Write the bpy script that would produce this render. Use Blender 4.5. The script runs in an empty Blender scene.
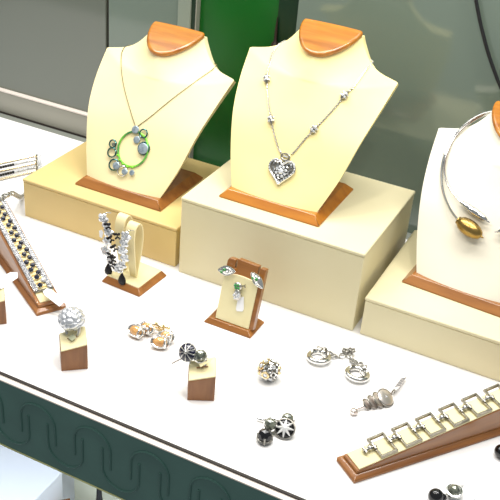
import bpy, bmesh, math, random
from mathutils import Vector, Matrix, Quaternion
random.seed(7)
SC = bpy.context.scene
COL = SC.collection
PI = math.pi
R = math.radians

# ------------------------------------------------------------------ materials
def lin(c):
    out = []
    for x in c:
        x /= 255.0
        out.append(x / 12.92 if x <= .04045 else ((x + .055) / 1.055) ** 2.4)
    return (*out, 1.0)

def mat(name, rgb, rough=.5, metal=0.0, spec=.5, coat=0.0, noise=None, bump=None, **kw):
    m = bpy.data.materials.new(name); m.use_nodes = True
    nt = m.node_tree; b = nt.nodes['Principled BSDF']
    b.inputs['Base Color'].default_value = lin(rgb)
    b.inputs['Roughness'].default_value = rough
    b.inputs['Metallic'].default_value = metal
    b.inputs['Specular IOR Level'].default_value = spec
    b.inputs['Coat Weight'].default_value = coat
    b.inputs['Coat Roughness'].default_value = .08
    tc = nt.nodes.new('ShaderNodeTexCoord')
    if noise:                                   # (second colour, scale, stretch xyz, contrast lo, hi)
        rgb2, sc, st, lo, hi = noise
        mp = nt.nodes.new('ShaderNodeMapping'); mp.inputs['Scale'].default_value = st
        nz = nt.nodes.new('ShaderNodeTexNoise'); nz.inputs['Scale'].default_value = sc; nz.inputs['Detail'].default_value = 4
        rp = nt.nodes.new('ShaderNodeValToRGB')
        rp.color_ramp.elements[0].position = lo; rp.color_ramp.elements[1].position = hi
        rp.color_ramp.elements[0].color = lin(rgb); rp.color_ramp.elements[1].color = lin(rgb2)
        nt.links.new(tc.outputs['Object'], mp.inputs['Vector']); nt.links.new(mp.outputs[0], nz.inputs['Vector'])
        nt.links.new(nz.outputs['Fac'], rp.inputs['Fac']); nt.links.new(rp.outputs['Color'], b.inputs['Base Color'])
    if bump:                                    # (scale, strength, distance)
        nz = nt.nodes.new('ShaderNodeTexNoise'); nz.inputs['Scale'].default_value = bump[0]; nz.inputs['Detail'].default_value = 3
        bp = nt.nodes.new('ShaderNodeBump'); bp.inputs['Strength'].default_value = bump[1]; bp.inputs['Distance'].default_value = bump[2]
        nt.links.new(tc.outputs['Object'], nz.inputs['Vector']); nt.links.new(nz.outputs['Fac'], bp.inputs['Height'])
        nt.links.new(bp.outputs[0], b.inputs['Normal'])
    for k, v in kw.items():
        b.inputs[k.replace('_', ' ')].default_value = v
    return m

M = {}
M['shelf'] = mat('white_shelf', (243, 242, 242), .42, bump=(60, .05, .001))
M['leather'] = mat('cream_leatherette', (238, 225, 178), .5, noise=((234, 219, 168), 14, (1, 1, 1), .3, .7), bump=(900, .12, .0004))
M['leather_yellow'] = mat('yellow_cream_leatherette', (242, 227, 164), .5, noise=((238, 221, 154), 14, (1, 1, 1), .3, .7), bump=(900, .12, .0004))
M['leather_pale'] = mat('ivory_leatherette', (230, 225, 208), .5, noise=((226, 220, 202), 14, (1, 1, 1), .3, .7), bump=(900, .12, .0004))
M['riser_gold'] = mat('golden_leatherette', (222, 198, 136), .5, noise=((216, 190, 126), 10, (1, 1, 1), .3, .7), bump=(800, .15, .0004))
M['riser'] = mat('beige_leatherette', (226, 217, 180), .5, noise=((221, 211, 171), 10, (1, 1, 1), .3, .7), bump=(800, .15, .0004))
M['pad'] = mat('cream_pad', (236, 226, 180), .55, noise=((231, 219, 170), 40, (1, 1, 1), .3, .7), bump=(1500, .1, .0003))
M['wood'] = mat('orange_wood', (190, 122, 34), .28, coat=.6, noise=((158, 90, 18), 60, (.25, 1.6, 1.6), .3, .72))
M['wood_brown'] = mat('brown_wood', (162, 106, 48), .32, coat=.45, noise=((124, 74, 28), 60, (.25, 1.6, 1.6), .3, .72))
M['wood_cap'] = mat('honey_wood', (190, 124, 42), .2, coat=.8, noise=((146, 84, 20), 70, (.25, 1.8, 1.6), .3, .75))
M['wood_block'] = mat('walnut_block', (156, 104, 60), .42, coat=.1, noise=((126, 80, 42), 120, (1.5, 1.5, .2), .3, .72))
M['choker_silver'] = mat('choker_silver', (202, 202, 200), .14, 1.0)
M['silver'] = mat('polished_silver', (225, 224, 220), .16, 1.0)
M['silver_soft'] = mat('satin_silver', (205, 203, 198), .34, 1.0)
M['silver_dark'] = mat('oxidised_silver', (158, 155, 148), .3, 1.0)
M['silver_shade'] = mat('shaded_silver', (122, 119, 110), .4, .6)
M['steel_grey'] = mat('grey_metal', (158, 151, 136), .28, 1.0)
M['gold'] = mat('gold', (238, 214, 164), .22, 1.0)
M['woven'] = mat('woven_silver', (222, 224, 228), .3, .7)
M['shell'] = mat('rosy_silver', (222, 213, 206), .3, .85)
M['black_enamel'] = mat('black_enamel', (10, 10, 16), .4, 0, spec=.3)
M['star'] = mat('bright_silver', (240, 240, 238), .4, .45)
M['pale_gold'] = mat('champagne_gold', (224, 208, 174), .2, 1.0)
M['gold_bead'] = mat('brushed_gold', (168, 138, 78), .28, 1.0)
M['crystal'] = mat('clear_crystal', (238, 241, 244), .06, .35, spec=1.0, coat=.6, noise=((182, 185, 188), 330, (1, 1, 1), .46, .62))
M['pave'] = mat('pave_crystal', (226, 226, 230), .12, .6, spec=.8, coat=.4, noise=((140, 140, 146), 420, (1, 1, 1), .52, .62))
M['sapphire'] = mat('blue_black_stone', (16, 20, 48), .05, 0, spec=1.0, coat=.8)
M['onyx'] = mat('black_stone', (10, 9, 12), .16, 0, spec=.5, coat=.25)
M['navy'] = mat('navy_enamel', (16, 18, 46), .15, 0, coat=.4)
M['amber'] = mat('amber_stone', (224, 174, 108), .12, .1, coat=.7, noise=((188, 132, 74), 120, (1, 1, 1), .35, .7))
M['grey_stone'] = mat('grey_faceted_stone', (130, 134, 118), .1, .35, coat=.6, noise=((76, 82, 74), 260, (1, 1, 1), .4, .6))
M['grey_disc'] = mat('blue_grey_disc', (176, 190, 198), .35, .55, noise=((136, 152, 164), 300, (1, 1, 1), .4, .65))
M['teal_metal'] = mat('dark_teal_metal', (62, 108, 104), .2, .8)
M['green_metal'] = mat('green_enamel', (132, 222, 62), .22, .15, coat=.5, noise=((46, 124, 78), 45, (1, 1, 1), .42, .66))
M['green_stone'] = mat('green_stone', (60, 140, 70), .1, 0, coat=.7)
M['tag'] = mat('white_tag', (246, 247, 248), .5)
M['tag_ink'] = mat('tag_ink', (96, 94, 96), .6)
M['clear_tag'] = mat('clear_plastic', (240, 242, 245), .08, Transmission_Weight=.75)
M['glass'] = mat('smoked_glass', (100, 106, 95), .1, 0, spec=1.0)
M['glass_b'] = mat('smoked_glass_green', (108, 122, 110), .1, 0, spec=1.0)
M['stile'] = mat('grey_stile', (140, 150, 136), .3, .2)
M['green'] = mat('green_board', (6, 96, 24), .3, noise=((4, 76, 22), 5, (1, 1, 1), .35, .7))
M['green_dark'] = mat('dark_green_board', (6, 40, 18), .3)
M['alu'] = mat('grey_aluminium', (158, 156, 144), .36, .3)
M['ledge'] = mat('grey_ledge', (128, 132, 124), .45)
M['dark_line'] = mat('dark_seal', (44, 36, 32), .4)
M['alu_warm'] = mat('warm_aluminium', (226, 216, 206), .4, .05)
M['fascia'] = mat('green_leather', (74, 112, 103), .45, noise=((68, 104, 96), 30, (1, 1, 1), .35, .7), bump=(600, .15, .0004))
M['fascia_line'] = mat('green_leather_stitch', (60, 97, 89), .5)
M['brass_lip'] = mat('pale_brass_lip', (206, 204, 140), .4, .2)
M['low_white'] = mat('white_leatherette', (240, 241, 245), .5, bump=(800, .1, .0004))
M['low_cream'] = mat('pale_cream_leatherette', (232, 234, 208), .5, bump=(800, .1, .0004))
M['black'] = mat('black_rubber', (22, 22, 24), .45)
M['spire'] = mat('dark_brown', (34, 20, 14), .35)

# ------------------------------------------------------------------ mesh builder
class MB:
    def __init__(s): s.bm = bmesh.new()
    def _add(s, fn, mtx, **kw):
        r = fn(s.bm, matrix=mtx, **kw); return r
    def box(s, c, d, rot=None):
        m = Matrix.Translation(c) @ (rot.to_4x4() if rot else Matrix()) @ Matrix.Diagonal((*d, 1))
        bmesh.ops.create_cube(s.bm, size=1, matrix=m); return s
    def ball(s, c, r, seg=12, rings=8, rot=None):
        if not hasattr(r, '__len__'): r = (r, r, r)
        m = Matrix.Translation(c) @ (rot.to_4x4() if rot else Matrix()) @ Matrix.Diagonal((*r, 1))
        bmesh.ops.create_uvsphere(s.bm, u_segments=seg, v_segments=rings, radius=1, matrix=m); return s
    def ico(s, c, r, sub=1, rot=None):
        if not hasattr(r, '__len__'): r = (r, r, r)
        m = Matrix.Translation(c) @ (rot.to_4x4() if rot else Matrix()) @ Matrix.Diagonal((*r, 1))
        bmesh.ops.create_icosphere(s.bm, subdivisions=sub, radius=1, matrix=m); return s
    def tube(s, pts, rad, seg=8, closed=False, flat=None):
        pts = [Vector(p) for p in pts]; n = len(pts)
        rads = rad if hasattr(rad, '__len__') else [rad] * n
        t0 = (pts[1] - pts[0]).normalized()
        up = Vector((0, 0, 1)) if abs(t0.z) < .9 else Vector((1, 0, 0))
        if flat is not None: up = Vector(flat)
        u = t0.cross(up).normalized(); rings = []
        for i, p in enumerate(pts):
            if closed: t = (pts[(i + 1) % n] - pts[i - 1]).normalized()
            else: t = (pts[min(i + 1, n - 1)] - pts[max(i - 1, 0)]).normalized()
            u = (u - t * u.dot(t)).normalized(); w = t.cross(u)
            rings.append([s.bm.verts.new(p + (u * math.cos(2 * PI * k / seg) + w * math.sin(2 * PI * k / seg)) * rads[i]) for k in range(seg)])
        m = n if closed else n - 1
        for i in range(m):
            a, b = rings[i], rings[(i + 1) % n]
            for k in range(seg): s.bm.faces.new((a[k], a[(k + 1) % seg], b[(k + 1) % seg], b[k]))
        if not closed:
            s.bm.faces.new(rings[0][::-1]); s.bm.faces.new(rings[-1])
        return s
    def ring(s, c, rad, r, ex, ey, seg=28, tseg=8):
        c = Vector(c); ex = Vector(ex); ey = Vector(ey)
        rx, ry = rad if hasattr(rad, '__len__') else (rad, rad)
        return s.tube([c + ex * rx * math.cos(2 * PI * k / seg) + ey * ry * math.sin(2 * PI * k / seg) for k in range(seg)], r, tseg, True)
    def prism(s, pts, ext):                       # polygon (3-D points) pushed along ext
        ext = Vector(ext); a = [s.bm.verts.new(Vector(p)) for p in pts]; b = [s.bm.verts.new(Vector(p) + ext) for p in pts]
        s.bm.faces.new(a[::-1]); s.bm.faces.new(b); n = len(a)
        for i in range(n): s.bm.faces.new((a[i], a[(i + 1) % n], b[(i + 1) % n], b[i]))
        return s
    def disc(s, c, n, r, h, seg=20, dome=0.0):    # short cylinder with an optional domed top, axis n
        n = Vector(n).normalized(); q = Vector((0, 0, 1)).rotation_difference(n)
        prof = [(r, 0), (r, h * .7), (r * .93, h)]
        if dome: prof += [(r * .7, h + dome * .5), (r * .35, h + dome * .88)]
        rings = []
        for (rr, z) in prof: rings.append([s.bm.verts.new(Vector(c) + q @ Vector((rr * math.cos(2 * PI * k / seg), rr * math.sin(2 * PI * k / seg), z))) for k in range(seg)])
        s.bm.faces.new(rings[0][::-1])
        for a, b in zip(rings, rings[1:]):
            for k in range(seg): s.bm.faces.new((a[k], a[(k + 1) % seg], b[(k + 1) % seg], b[k]))
        if dome:
            tip = s.bm.verts.new(Vector(c) + q @ Vector((0, 0, h + dome)))
            for k in range(seg): s.bm.faces.new((rings[-1][k], rings[-1][(k + 1) % seg], tip))
        else: s.bm.faces.new(rings[-1])
        return s
    def lathe(s, c, axis, prof, seg=16):          # prof: (radius, height along axis)
        q = Vector((0, 0, 1)).rotation_difference(Vector(axis).normalized()); rings = []
        for (rr, z) in prof: rings.append([s.bm.verts.new(Vector(c) + q @ Vector((rr * math.cos(2 * PI * k / seg), rr * math.sin(2 * PI * k / seg), z))) for k in range(seg)])
        s.bm.faces.new(rings[0][::-1]); s.bm.faces.new(rings[-1])
        for a, b in zip(rings, rings[1:]):
            for k in range(seg): s.bm.faces.new((a[k], a[(k + 1) % seg], b[(k + 1) % seg], b[k]))
        return s
    def hexa(s, lo, hi):                          # two quads of four points joined into a block
        a = [s.bm.verts.new(Vector(p)) for p in lo]; b = [s.bm.verts.new(Vector(p)) for p in hi]
        s.bm.faces.new(a[::-1]); s.bm.faces.new(b)
        for i in range(4): s.bm.faces.new((a[i], a[(i + 1) % 4], b[(i + 1) % 4], b[i]))
        return s
    def grid(s, P, thick=None):                   # P[i][j] points
        V = [[s.bm.verts.new(Vector(p)) for p in r] for r in P]
        for a, b in zip(V, V[1:]):
            for k in range(len(a) - 1): s.bm.faces.new((a[k], a[k + 1], b[k + 1], b[k]))
        return V
    def gem(s, c, n, r, h=None, seg=8):           # faceted cut stone, table facing n
        h = h or r * .7
        q = Vector((0, 0, 1)).rotation_difference(Vector(n).normalized())
        def rg(rr, z, off=0): return [s.bm.verts.new(Vector(c) + q @ Vector((rr * math.cos(2 * PI * (k + off) / seg), rr * math.sin(2 * PI * (k + off) / seg), z))) for k in range(seg)]
        a = rg(r * .55, -h * .5); b = rg(r, 0); d = rg(r * .62, h * .5, .5)
        s.bm.faces.new(a[::-1]); s.bm.faces.new(d)
        for k in range(seg):
            k1 = (k + 1) % seg
            s.bm.faces.new((a[k], a[k1], b[k1], b[k])); s.bm.faces.new((b[k], b[k1], d[k])); s.bm.faces.new((d[k], b[k1], d[k1]))
        return s
    def build(s, name, m, parent=None, org=None, smooth=True, bevel=0, angle=38, segs=2):
        bm = s.bm
        bmesh.ops.recalc_face_normals(bm, faces=bm.faces)
        if org is not None: bmesh.ops.translate(bm, verts=bm.verts, vec=-Vector(org))
        if smooth:
            for f in bm.faces: f.smooth = True
            for e in bm.edges:
                if len(e.link_faces) == 2 and e.calc_face_angle(0) > R(angle): e.smooth = False
        me = bpy.data.meshes.new(name); bm.to_mesh(me); bm.free()
        me.materials.append(m)
        o = bpy.data.objects.new(name, me); COL.objects.link(o)
        if parent: o.parent = parent
        if bevel:
            b = o.modifiers.new('bevel', 'BEVEL'); b.width = bevel; b.segments = segs; b.limit_method = 'ANGLE'; b.angle_limit = R(32)
        return o

def tag(o, label=None, cat=None, group=None, kind=None):
    if label: o['label'] = label
    if cat: o['category'] = cat
    if group: o['group'] = group
    if kind: o['kind'] = kind
    return o

def thing(name, loc, label, cat, group=None, rz=0.0):
    o = bpy.data.objects.new(name, None); COL.objects.link(o)
    o.empty_display_size = .01
    o.location = loc; o.rotation_euler = (0, 0, rz)
    return tag(o, label, cat, group)

def copy_thing(root, loc, rz, label):
    r = root.copy(); COL.objects.link(r); r.location = loc; r.rotation_euler = (0, 0, rz); r['label'] = label
    for ch in list(root.children):
        c = ch.copy(); COL.objects.link(c); c.parent = r
        for g in list(ch.children):
            d = g.copy(); COL.objects.link(d); d.parent = c
    return r

def spline(pts, n=6, closed=False):
    P = [Vector(p) for p in pts]; out = []; m = len(P)
    for i in range(m if closed else m - 1):
        if closed: a, b, c, d = P[i - 1], P[i], P[(i + 1) % m], P[(i + 2) % m]
        else: a, b, c, d = P[max(i - 1, 0)], P[i], P[i + 1], P[min(i + 2, m - 1)]
        for k in range(n):
            t = k / n
            out.append(.5 * ((2 * b) + (c - a) * t + (2 * a - 5 * b + 4 * c - d) * t * t + (3 * b - a - 3 * c + d) * t ** 3))
    if not closed: out.append(P[-1])
    return out

def resample(pts, step):
    pts = [Vector(p) for p in pts]; out = [pts[0]]; acc = 0
    for a, b in zip(pts, pts[1:]):
        L = (b - a).length
        if L < 1e-9: continue
        d = step - acc
        while d <= L:
            out.append(a + (b - a) * (d / L)); d += step
        acc = L - (d - step)
    return out

def links(mb, pts, step, r, normal=(0, 0, 1), w=.55, seg=8, tseg=5):    # a run of chain links along pts, every other one turned
    p = resample(pts, step)
    for i in range(len(p) - 1):
        t = (p[i + 1] - p[i]).normalized(); c = (p[i] + p[i + 1]) * .5
        u = Vector(normal).cross(t).normalized(); v = t.cross(u)
        e = u if i % 2 == 0 else v
        mb.ring(c, (step * .72, step * w), r, t, e, seg, tseg)
    return mb

def struct(mb, name, m, **kw): return tag(mb.build(name, m, **kw), kind='structure')
# ------------------------------------------------------------------ the setting
X0, X1 = -.75, .95
YF, YB, YR = -.2285, .2064, .2202
b = MB(); b.box(((X0 + X1) / 2, (YF + YB) / 2, -.006), (X1 - X0, YB - YF, .012)); struct(b, 'floor', M['shelf'])
b = MB(); b.box(((X0 + X1) / 2, (YB + YR) / 2 + .01, -.0068), (X1 - X0, YR - YB + .02, .012)); struct(b, 'trim_1', M['ledge'])
b = MB(); b.box(((X0 - .16) / 2, YR + .012, .0155), (-.16 - X0, .024, .0330)); struct(b, 'baseboard_back', M['alu'], bevel=.0015)
b = MB(); b.box(((X0 - .16) / 2, YR + .0105, .0335), (-.16 - X0, .025, .0030)); struct(b, 'trim_2', M['alu_warm'], bevel=.0008)
b = MB(); b.box(((X0 - .16) / 2, YR - .0004, .0004), (-.16 - X0, .0016, .0026)); struct(b, 'trim_11', M['dark_line'])
b = MB(); b.box(((X0 + X1) / 2, YF - .0012, .0000), (X1 - X0, .0024, .0022)); struct(b, 'trim_3', M['dark_line'])
b = MB(); b.prism([(X0, YF - .0022, -.0004), (X0, YF - .0064, -.0022), (X0, YF - .0064, -.0034), (X0, YF + .002, -.0034), (X0, YF + .002, -.0004)], (X1 - X0, 0, 0)); struct(b, 'trim_4', M['alu_warm'])
b = MB(); b.box(((X0 + X1) / 2, YF - .0022, -.0422), (X1 - X0, .008, .0772)); struct(b, 'wall_front', M['fascia'])
b = MB(); b.box(((X0 + X1) / 2, YF - .0022, -.0815), (X1 - X0, .0088, .0016)); struct(b, 'trim_5', M['brass_lip'])
# embossed meander of interlocking loops along the fascia
mb = MB(); per = .0580; yf = YF - .0062
for k in range(-7, 12):
    cx = -.0045 + k * per
    for sgn, ox, zt, zl in ((1, 0.0, -.0138, -.0528), (-1, per * .5, -.0713, -.0308)):
        w = .0186; pts = []
        zc = zt - sgn * w
        pts.append((cx + ox - w, yf, zl)); pts.append((cx + ox - w, yf, (zl + zc) / 2))
        for a in range(0, 13):
            th = PI - a * PI / 12
            pts.append((cx + ox + w * math.cos(th), yf, zc + sgn * w * math.sin(th)))
        pts.append((cx + ox + w, yf, (zl + zc) / 2)); pts.append((cx + ox + w, yf, zl))
        mb.tube(pts, .0012, 6)
struct(mb, 'trim_6', M['fascia_line'])
# sliding glass backs and the green board seen between them
ZT = .62; ZB = .034
def panel(name, xa, xb, y, th, m, **kw):
    ZB = .034 if xb < -.2 else -.0005
    b = MB(); b.box(((xa + xb) / 2, y + th / 2, (ZT + ZB) / 2), (xb - xa, th, ZT - ZB)); return struct(b, name, m, **kw)
panel('window_1', X0, -.2425, .2245, .006, M['glass'])
panel('trim_7', -.2425, -.2390, .2290, .004, M['dark_line'])
panel('window_2', -.2390, -.1395, .2265, .006, M['glass_b'])
panel('trim_8', -.1395, -.1215, .2240, .010, M['stile'], bevel=.001)
panel('trim_9', -.1215, -.1150, .2260, .008, M['green_dark'])
panel('trim_10', -.1150, -.1136, .2240, .010, M['alu'])
panel('wall_back', -.1136, -.0120, .2330, .008, M['green'])
panel('wall_back', -.0120, .0146, .2310, .008, M['green_dark'])
panel('window_3', .0146, X1, .2245, .006, M['glass_b'])
# lower compartment
b = MB(); b.box((.05, -.02, -.336), (1.6, .46, .012)); struct(b, 'floor', M['low_white'])
b = MB(); b.box((.05, .205, -.21), (1.6, .01, .24)); struct(b, 'wall_back', M['low_cream'])

# ------------------------------------------------------------------ risers
def riser(loc, w, d, h, m, label, name='display_riser', group=None):
    t = thing(name, loc, label, 'display riser', group)
    lid = .0040
    b = MB(); b.box((w / 2, d / 2, (h - lid) / 2), (w - .0014, d - .0014, h - lid - .0004)); b.build('riser_body', m, t, bevel=.0008)
    b = MB(); b.box((w / 2, d / 2, h - lid / 2), (w, d, lid)); b.build('lid', m, t, bevel=.0015, segs=4)
    return t
riser((-.2062, .0052, 0), .2000, .1560, .0480, M['riser_gold'], 'low golden beige leatherette riser at the left under the bust with the green hoop pendant')
riser((0, 0, 0), .2000, .1556, .0900, M['riser'], 'tallest beige leatherette riser in the middle under the heart pendant bust')
riser((.2065, .0002, 0), .2300, .1560, .0441, M['riser'], 'low cream leatherette riser at the right under the ivory choker bust')
riser((-.3300, -.2200, -.330), .2454, .1213, .0800, M['low_white'], 'white riser in the lower compartment, below the green fascia')
riser((-.0850, -.0800, -.330), .3000, .1300, .1200, M['low_cream'], 'pale cream riser in the lower compartment, behind the white one')
import math
# (edge y, edge z, half width, centre y, centre z, exponent)
ROWS=[(.0118,.0087,.0475,.0068,.0087,2.2),(.0293,.0400,.0600,.0250,.0395,2.2),(.0478,.0742,.0695,.0430,.0720,2.2),
(.0728,.1002,.0765,.0580,.0965,2.1),(.1038,.1242,.0820,.0672,.1135,2.0),(.1080,.1282,.0610,.0690,.1180,1.95),(.1133,.1345,.0480,.0718,.1235,1.9),
(.1193,.1462,.0372,.0762,.1325,1.75),(.1225,.1565,.0320,.0800,.1415,1.6)]
def _cr(a,b,c,d,t):
    return .5*((2*b)+(c-a)*t+(2*a-5*b+4*c-d)*t*t+(3*b-a-3*c+d)*t*t*t)
def row(v):
    n=len(ROWS)-1; v=min(max(v,0),n); i=min(int(v),n-1); t=v-i
    out=[]
    for k in range(6):
        a=ROWS[max(i-1,0)][k];b=ROWS[i][k];c=ROWS[i+1][k];d=ROWS[min(i+2,n)][k]
        if k<3:
            if i==3: d=2*c-b
            if i==4: a=2*b-c
        out.append(_cr(a,b,c,d,t))
    return out
def bust_pt(s,v):
    ey,ez,hw,cy,cz,p=row(v)
    k=max(0.0,1-abs(s)**p)
    return (hw*s, ey+(cy-ey)*k, ez+(cz-ez)*k)
def bust_normal(s,v):
    h=1e-3
    a=bust_pt(min(s+h,.999),v);b=bust_pt(max(s-h,-.999),v);c=bust_pt(s,min(v+h,8));d=bust_pt(s,max(v-h,0))
    u=[a[i]-b[i] for i in range(3)];w=[c[i]-d[i] for i in range(3)]
    n=[u[1]*w[2]-u[2]*w[1],u[2]*w[0]-u[0]*w[2],u[0]*w[1]-u[1]*w[0]]
    L=math.sqrt(sum(x*x for x in n)) or 1
    return [x/L for x in n]

# ------------------------------------------------------------------ necklace busts
TH = .0085
VT = 7.72
def make_bust(loc, rz, label, m_body, m_plinth, m_cap, sx=1.0):
    t = thing('necklace_bust', loc, label, 'necklace bust', 'leatherette necklace busts', rz)
    # plinth: low frustum
    b = MB(); w, d, h = .1110, .0950, .0092; i = .0075
    y0 = 0.0
    b.hexa([(-w / 2, y0, 0), (w / 2, y0, 0), (w / 2, y0 + d, 0), (-w / 2, y0 + d, 0)],
           [(-w / 2, y0, .0018), (w / 2, y0, .0018), (w / 2, y0 + d, .0018), (-w / 2, y0 + d, .0018)])
    b.hexa([(-w / 2, y0, .0018), (w / 2, y0, .0018), (w / 2, y0 + d, .0018), (-w / 2, y0 + d, .0018)],
           [(-w / 2 + i, y0 + i * .8, h), (w / 2 - i, y0 + i * .8, h), (w / 2 - i, y0 + d - i, h), (-w / 2 + i, y0 + d - i, h)])
    bmesh.ops.remove_doubles(b.bm, verts=b.bm.verts, dist=1e-5)
    b.build('plinth', m_plinth, t, bevel=.0008)
    # body: bulging front sheet, flat back, closed edges
    b = MB(); NS, NV = 40, 62
    F = []; Bk = []
    for j in range(NV + 1):
        v = VT * j / NV
        ey, ez, hw, cy, cz, p = row(v)
        k = min(1.0, v / 4.0); ty = TH * (.62 + .30 * k); tz = -TH * (.62 * k) if v < 5 else -TH * .62 * max(0, (7 - v) / 2)
        F.append([bust_pt(math.sin((-1 + 2 * q / NS) * PI / 2), v) for q in range(NS + 1)])
        Bk.append([(hw * .985 * math.sin((-1 + 2 * q / NS) * PI / 2), ey + ty, ez + tz) for q in range(NS + 1)])
    VF = b.grid(F); VB = b.grid(Bk)
    for j in range(NV):
        for e in (0, NS): b.bm.faces.new((VF[j][e], VF[j + 1][e], VB[j + 1][e], VB[j][e]))
    for q in range(NS):
        for e in (0, NV): b.bm.faces.new((VF[e][q], VF[e][q + 1], VB[e][q + 1], VB[e][q]))
    if sx != 1.0: bmesh.ops.scale(b.bm, verts=b.bm.verts, vec=(sx, 1, 1))
    b.build('bust_body', m_body, t, bevel=.0011, angle=50)
    # wooden neck cap
    ey, ez, hw, cy, cz, p = row(VT)
    hw *= 1.06
    nrm = Vector((0, -(ez - cz), (ey - cy))).normalized()
    sq = [math.sin((-1 + 2 * q / 24) * PI / 2) for q in range(25)]
    out = [Vector((hw * s_ * (1 - .10 * s_ ** 8), ey + (cy - ey) * (1 - abs(s_) ** 2.1), ez + (cz - ez) * (1 - abs(s_) ** 2.1))) for s_ in sq]
    back = [Vector((hw * math.cos(PI * q / 8) * .96, ey + TH * .45 + .002 * math.sin(PI * q / 8), ez + .0012)) for q in range(1, 8)]
    ctr = sum(out, Vector()) / len(out)
    pts = []
    for q in out + back:
        d = q - ctr; d -= nrm * d.dot(nrm)
        pts.append(ctr + d * 1.05 + nrm * -.0016 + Vector((-.0008, 0, 0)))
    b = MB(); b.prism(pts, nrm * .0064)
    b.build('neck_cap', m_cap, t, bevel=.0030, segs=5, angle=60)
    return t
B1 = (Vector((-.0945, .0267, .0480)), 0.0)
B2 = (Vector((.0873, .0222, .0900)), 0.0)
B3 = (Vector((.28386, .04133, .0441)), R(-4.0))
make_bust(B1[0], 0, 'yellow-cream bust on the left, wearing the green hoop pendant', M['leather'], M['wood_brown'], M['wood_cap'])
make_bust(B2[0], 0, 'yellow-cream bust on the tallest riser, wearing the silver heart pendant', M['leather_yellow'], M['wood'], M['wood_cap'])
make_bust(B3[0], B3[1], 'ivory bust at the right edge, wearing the silver choker with oval beads', M['leather_pale'], M['wood_brown'], M['wood_cap'], .965)

def on(s, v, off=.0007):
    return Vector(bust_pt(s, v)) + Vector(bust_normal(s, v)) * off
def frame_at(s, v, tilt=0.0):                     # tangent frame on the bust front: across, up, out
    n = Vector(bust_normal(s, v)); u = Vector((1, 0, 0)); u = (u - n * u.dot(n)).normalized(); w = n.cross(u)
    c, s_ = math.cos(tilt), math.sin(tilt)
    return u * c + w * s_, w * c - u * s_, n
def drape(sv, n=8, off=.0007):
    return spline([on(max(-1, min(1, s)), v, off) for s, v in sv], 4)
def over_edge(side, v0):                          # where a chain bends round behind the neck
    ey, ez, hw, cy, cz, p = row(v0)
    return [Vector((side * (hw + .0006), ey + TH * .5, ez + .0003)), Vector((side * (hw * .8), ey + TH * 1.05 + .001, ez + .001))]

# heart necklace -----------------------------------------------------
t = thing('heart_necklace', B2[0], 'fine silver chain with filigree heart pendant on the middle bust', 'necklace')
Lsv = [(-0.9891, 5.5972), (-0.9439, 5.3318), (-0.8671, 4.9958), (-0.7612, 4.685), (-0.6332, 4.2566), (-0.5742, 3.8847), (-0.5625, 3.6179), (-0.5419, 3.3656), (-0.5132, 3.1034), (-0.4722, 2.7926), (-0.4271, 2.5089), (-0.3884, 2.3194), (-0.3509, 2.1604), (-0.3162, 2.0029), (-0.2737, 1.839), (-0.2032, 1.6263), (-0.1293, 1.4429), (-0.0758, 1.3649), (-0.041, 1.335)]
Rsv = [(0.9088, 5.6469), (0.8256, 5.2895), (0.6866, 4.6986), (0.5543, 4.0736), (0.5104, 3.7703), (0.4929, 3.6362), (0.4766, 3.4491), (0.4591, 3.242), (0.4344, 3.012), (0.3955, 2.733), (0.3469, 2.4427), (0.3024, 2.2141), (0.2723, 2.0815), (0.2498, 1.995), (0.2257, 1.8958), (0.1938, 1.7515), (0.159, 1.5986), (0.1289, 1.4815), (0.1071, 1.4201), (0.081, 1.3746)]
mb = MB()
for sv, sd in ((Lsv, -1), (Rsv, 1)):
    p = over_edge(sd, 5.95)[::-1] + drape(sv, 8, .0008)
    links(mb, p, .0018, .0004, (0, -.8, .5), .42, 8, 5)
p = [Vector((x, .1193 + TH + .003, .1475 + .003 * (1 - (x / .03) ** 2))) for x in [-.03 + .006 * k for k in range(11)]]
links(mb, p, .0018, .0004, (0, -.8, .5), .42, 8, 5)
mb.build('chain', M['silver_soft'], t)
for s, v in ((-.5535, 3.4673), (-.3513, 2.1661), (.4922, 3.6452), (.3017, 2.2199)):
    u, w, n = frame_at(s, v); c = on(s, v, .0022); sd = 1 if s > 0 else -1
    ax = (w * .9 + u * .42 * sd).normalized()
    mb = MB(); rot = Vector((0, 0, 1)).rotation_difference(ax).to_matrix()
    mb.lathe(c - ax * .0038, ax, [(.0010, -.001), (.0024, .0008), (.0033, .0029), (.0033, .0049), (.0024, .0072), (.0010, .0090)], 12)
    bd = mb.build('bead', M['silver_dark'], t)
    mb = MB()
    for k in range(7):
        a = 2 * PI * k / 7
        q = Vector((math.cos(a) * .0031, math.sin(a) * .0031, 0))
        for dz in (-.0016, .0018): mb.gem(c + rot @ (q + Vector((0, 0, dz))), rot @ q, .0013, .0011, 6)
    mb.build('bead_crystals', M['crystal'], bd, smooth=False)
def heart2(a):
    x = math.sin(a) ** 3; y = (13 * math.cos(a) - 5 * math.cos(2 * a) - 2 * math.cos(3 * a) - math.cos(4 * a) + 2.5) / 16.0
    return (.82 * x + .20 * math.sin(a), .86 * y + .12 * math.cos(a))
u, w, n = frame_at(.0221, .875, R(4)); c0 = on(.0221, .875, .0016)
HW = .0132
def hp(x, y, o=0.0): return c0 + u * x + w * y + n * o
pend = MB(); pts = [hp(HW * heart2(2 * PI * k / 48)[0] * .95, HW * 1.04 * heart2(2 * PI * k / 48)[1] * .95, -.0012) for k in range(48)]
pend.prism(pts, n * .0008); pd = pend.build('heart_pendant', M['silver_shade'], t)
mb = MB(); mb.tube([hp(HW * heart2(2 * PI * k / 60)[0], HW * 1.04 * heart2(2 * PI * k / 60)[1], .0004) for k in range(60)], .0013, 8, True)
mb.build('heart_rim', M['silver'], pd)
mb = MB()
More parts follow.
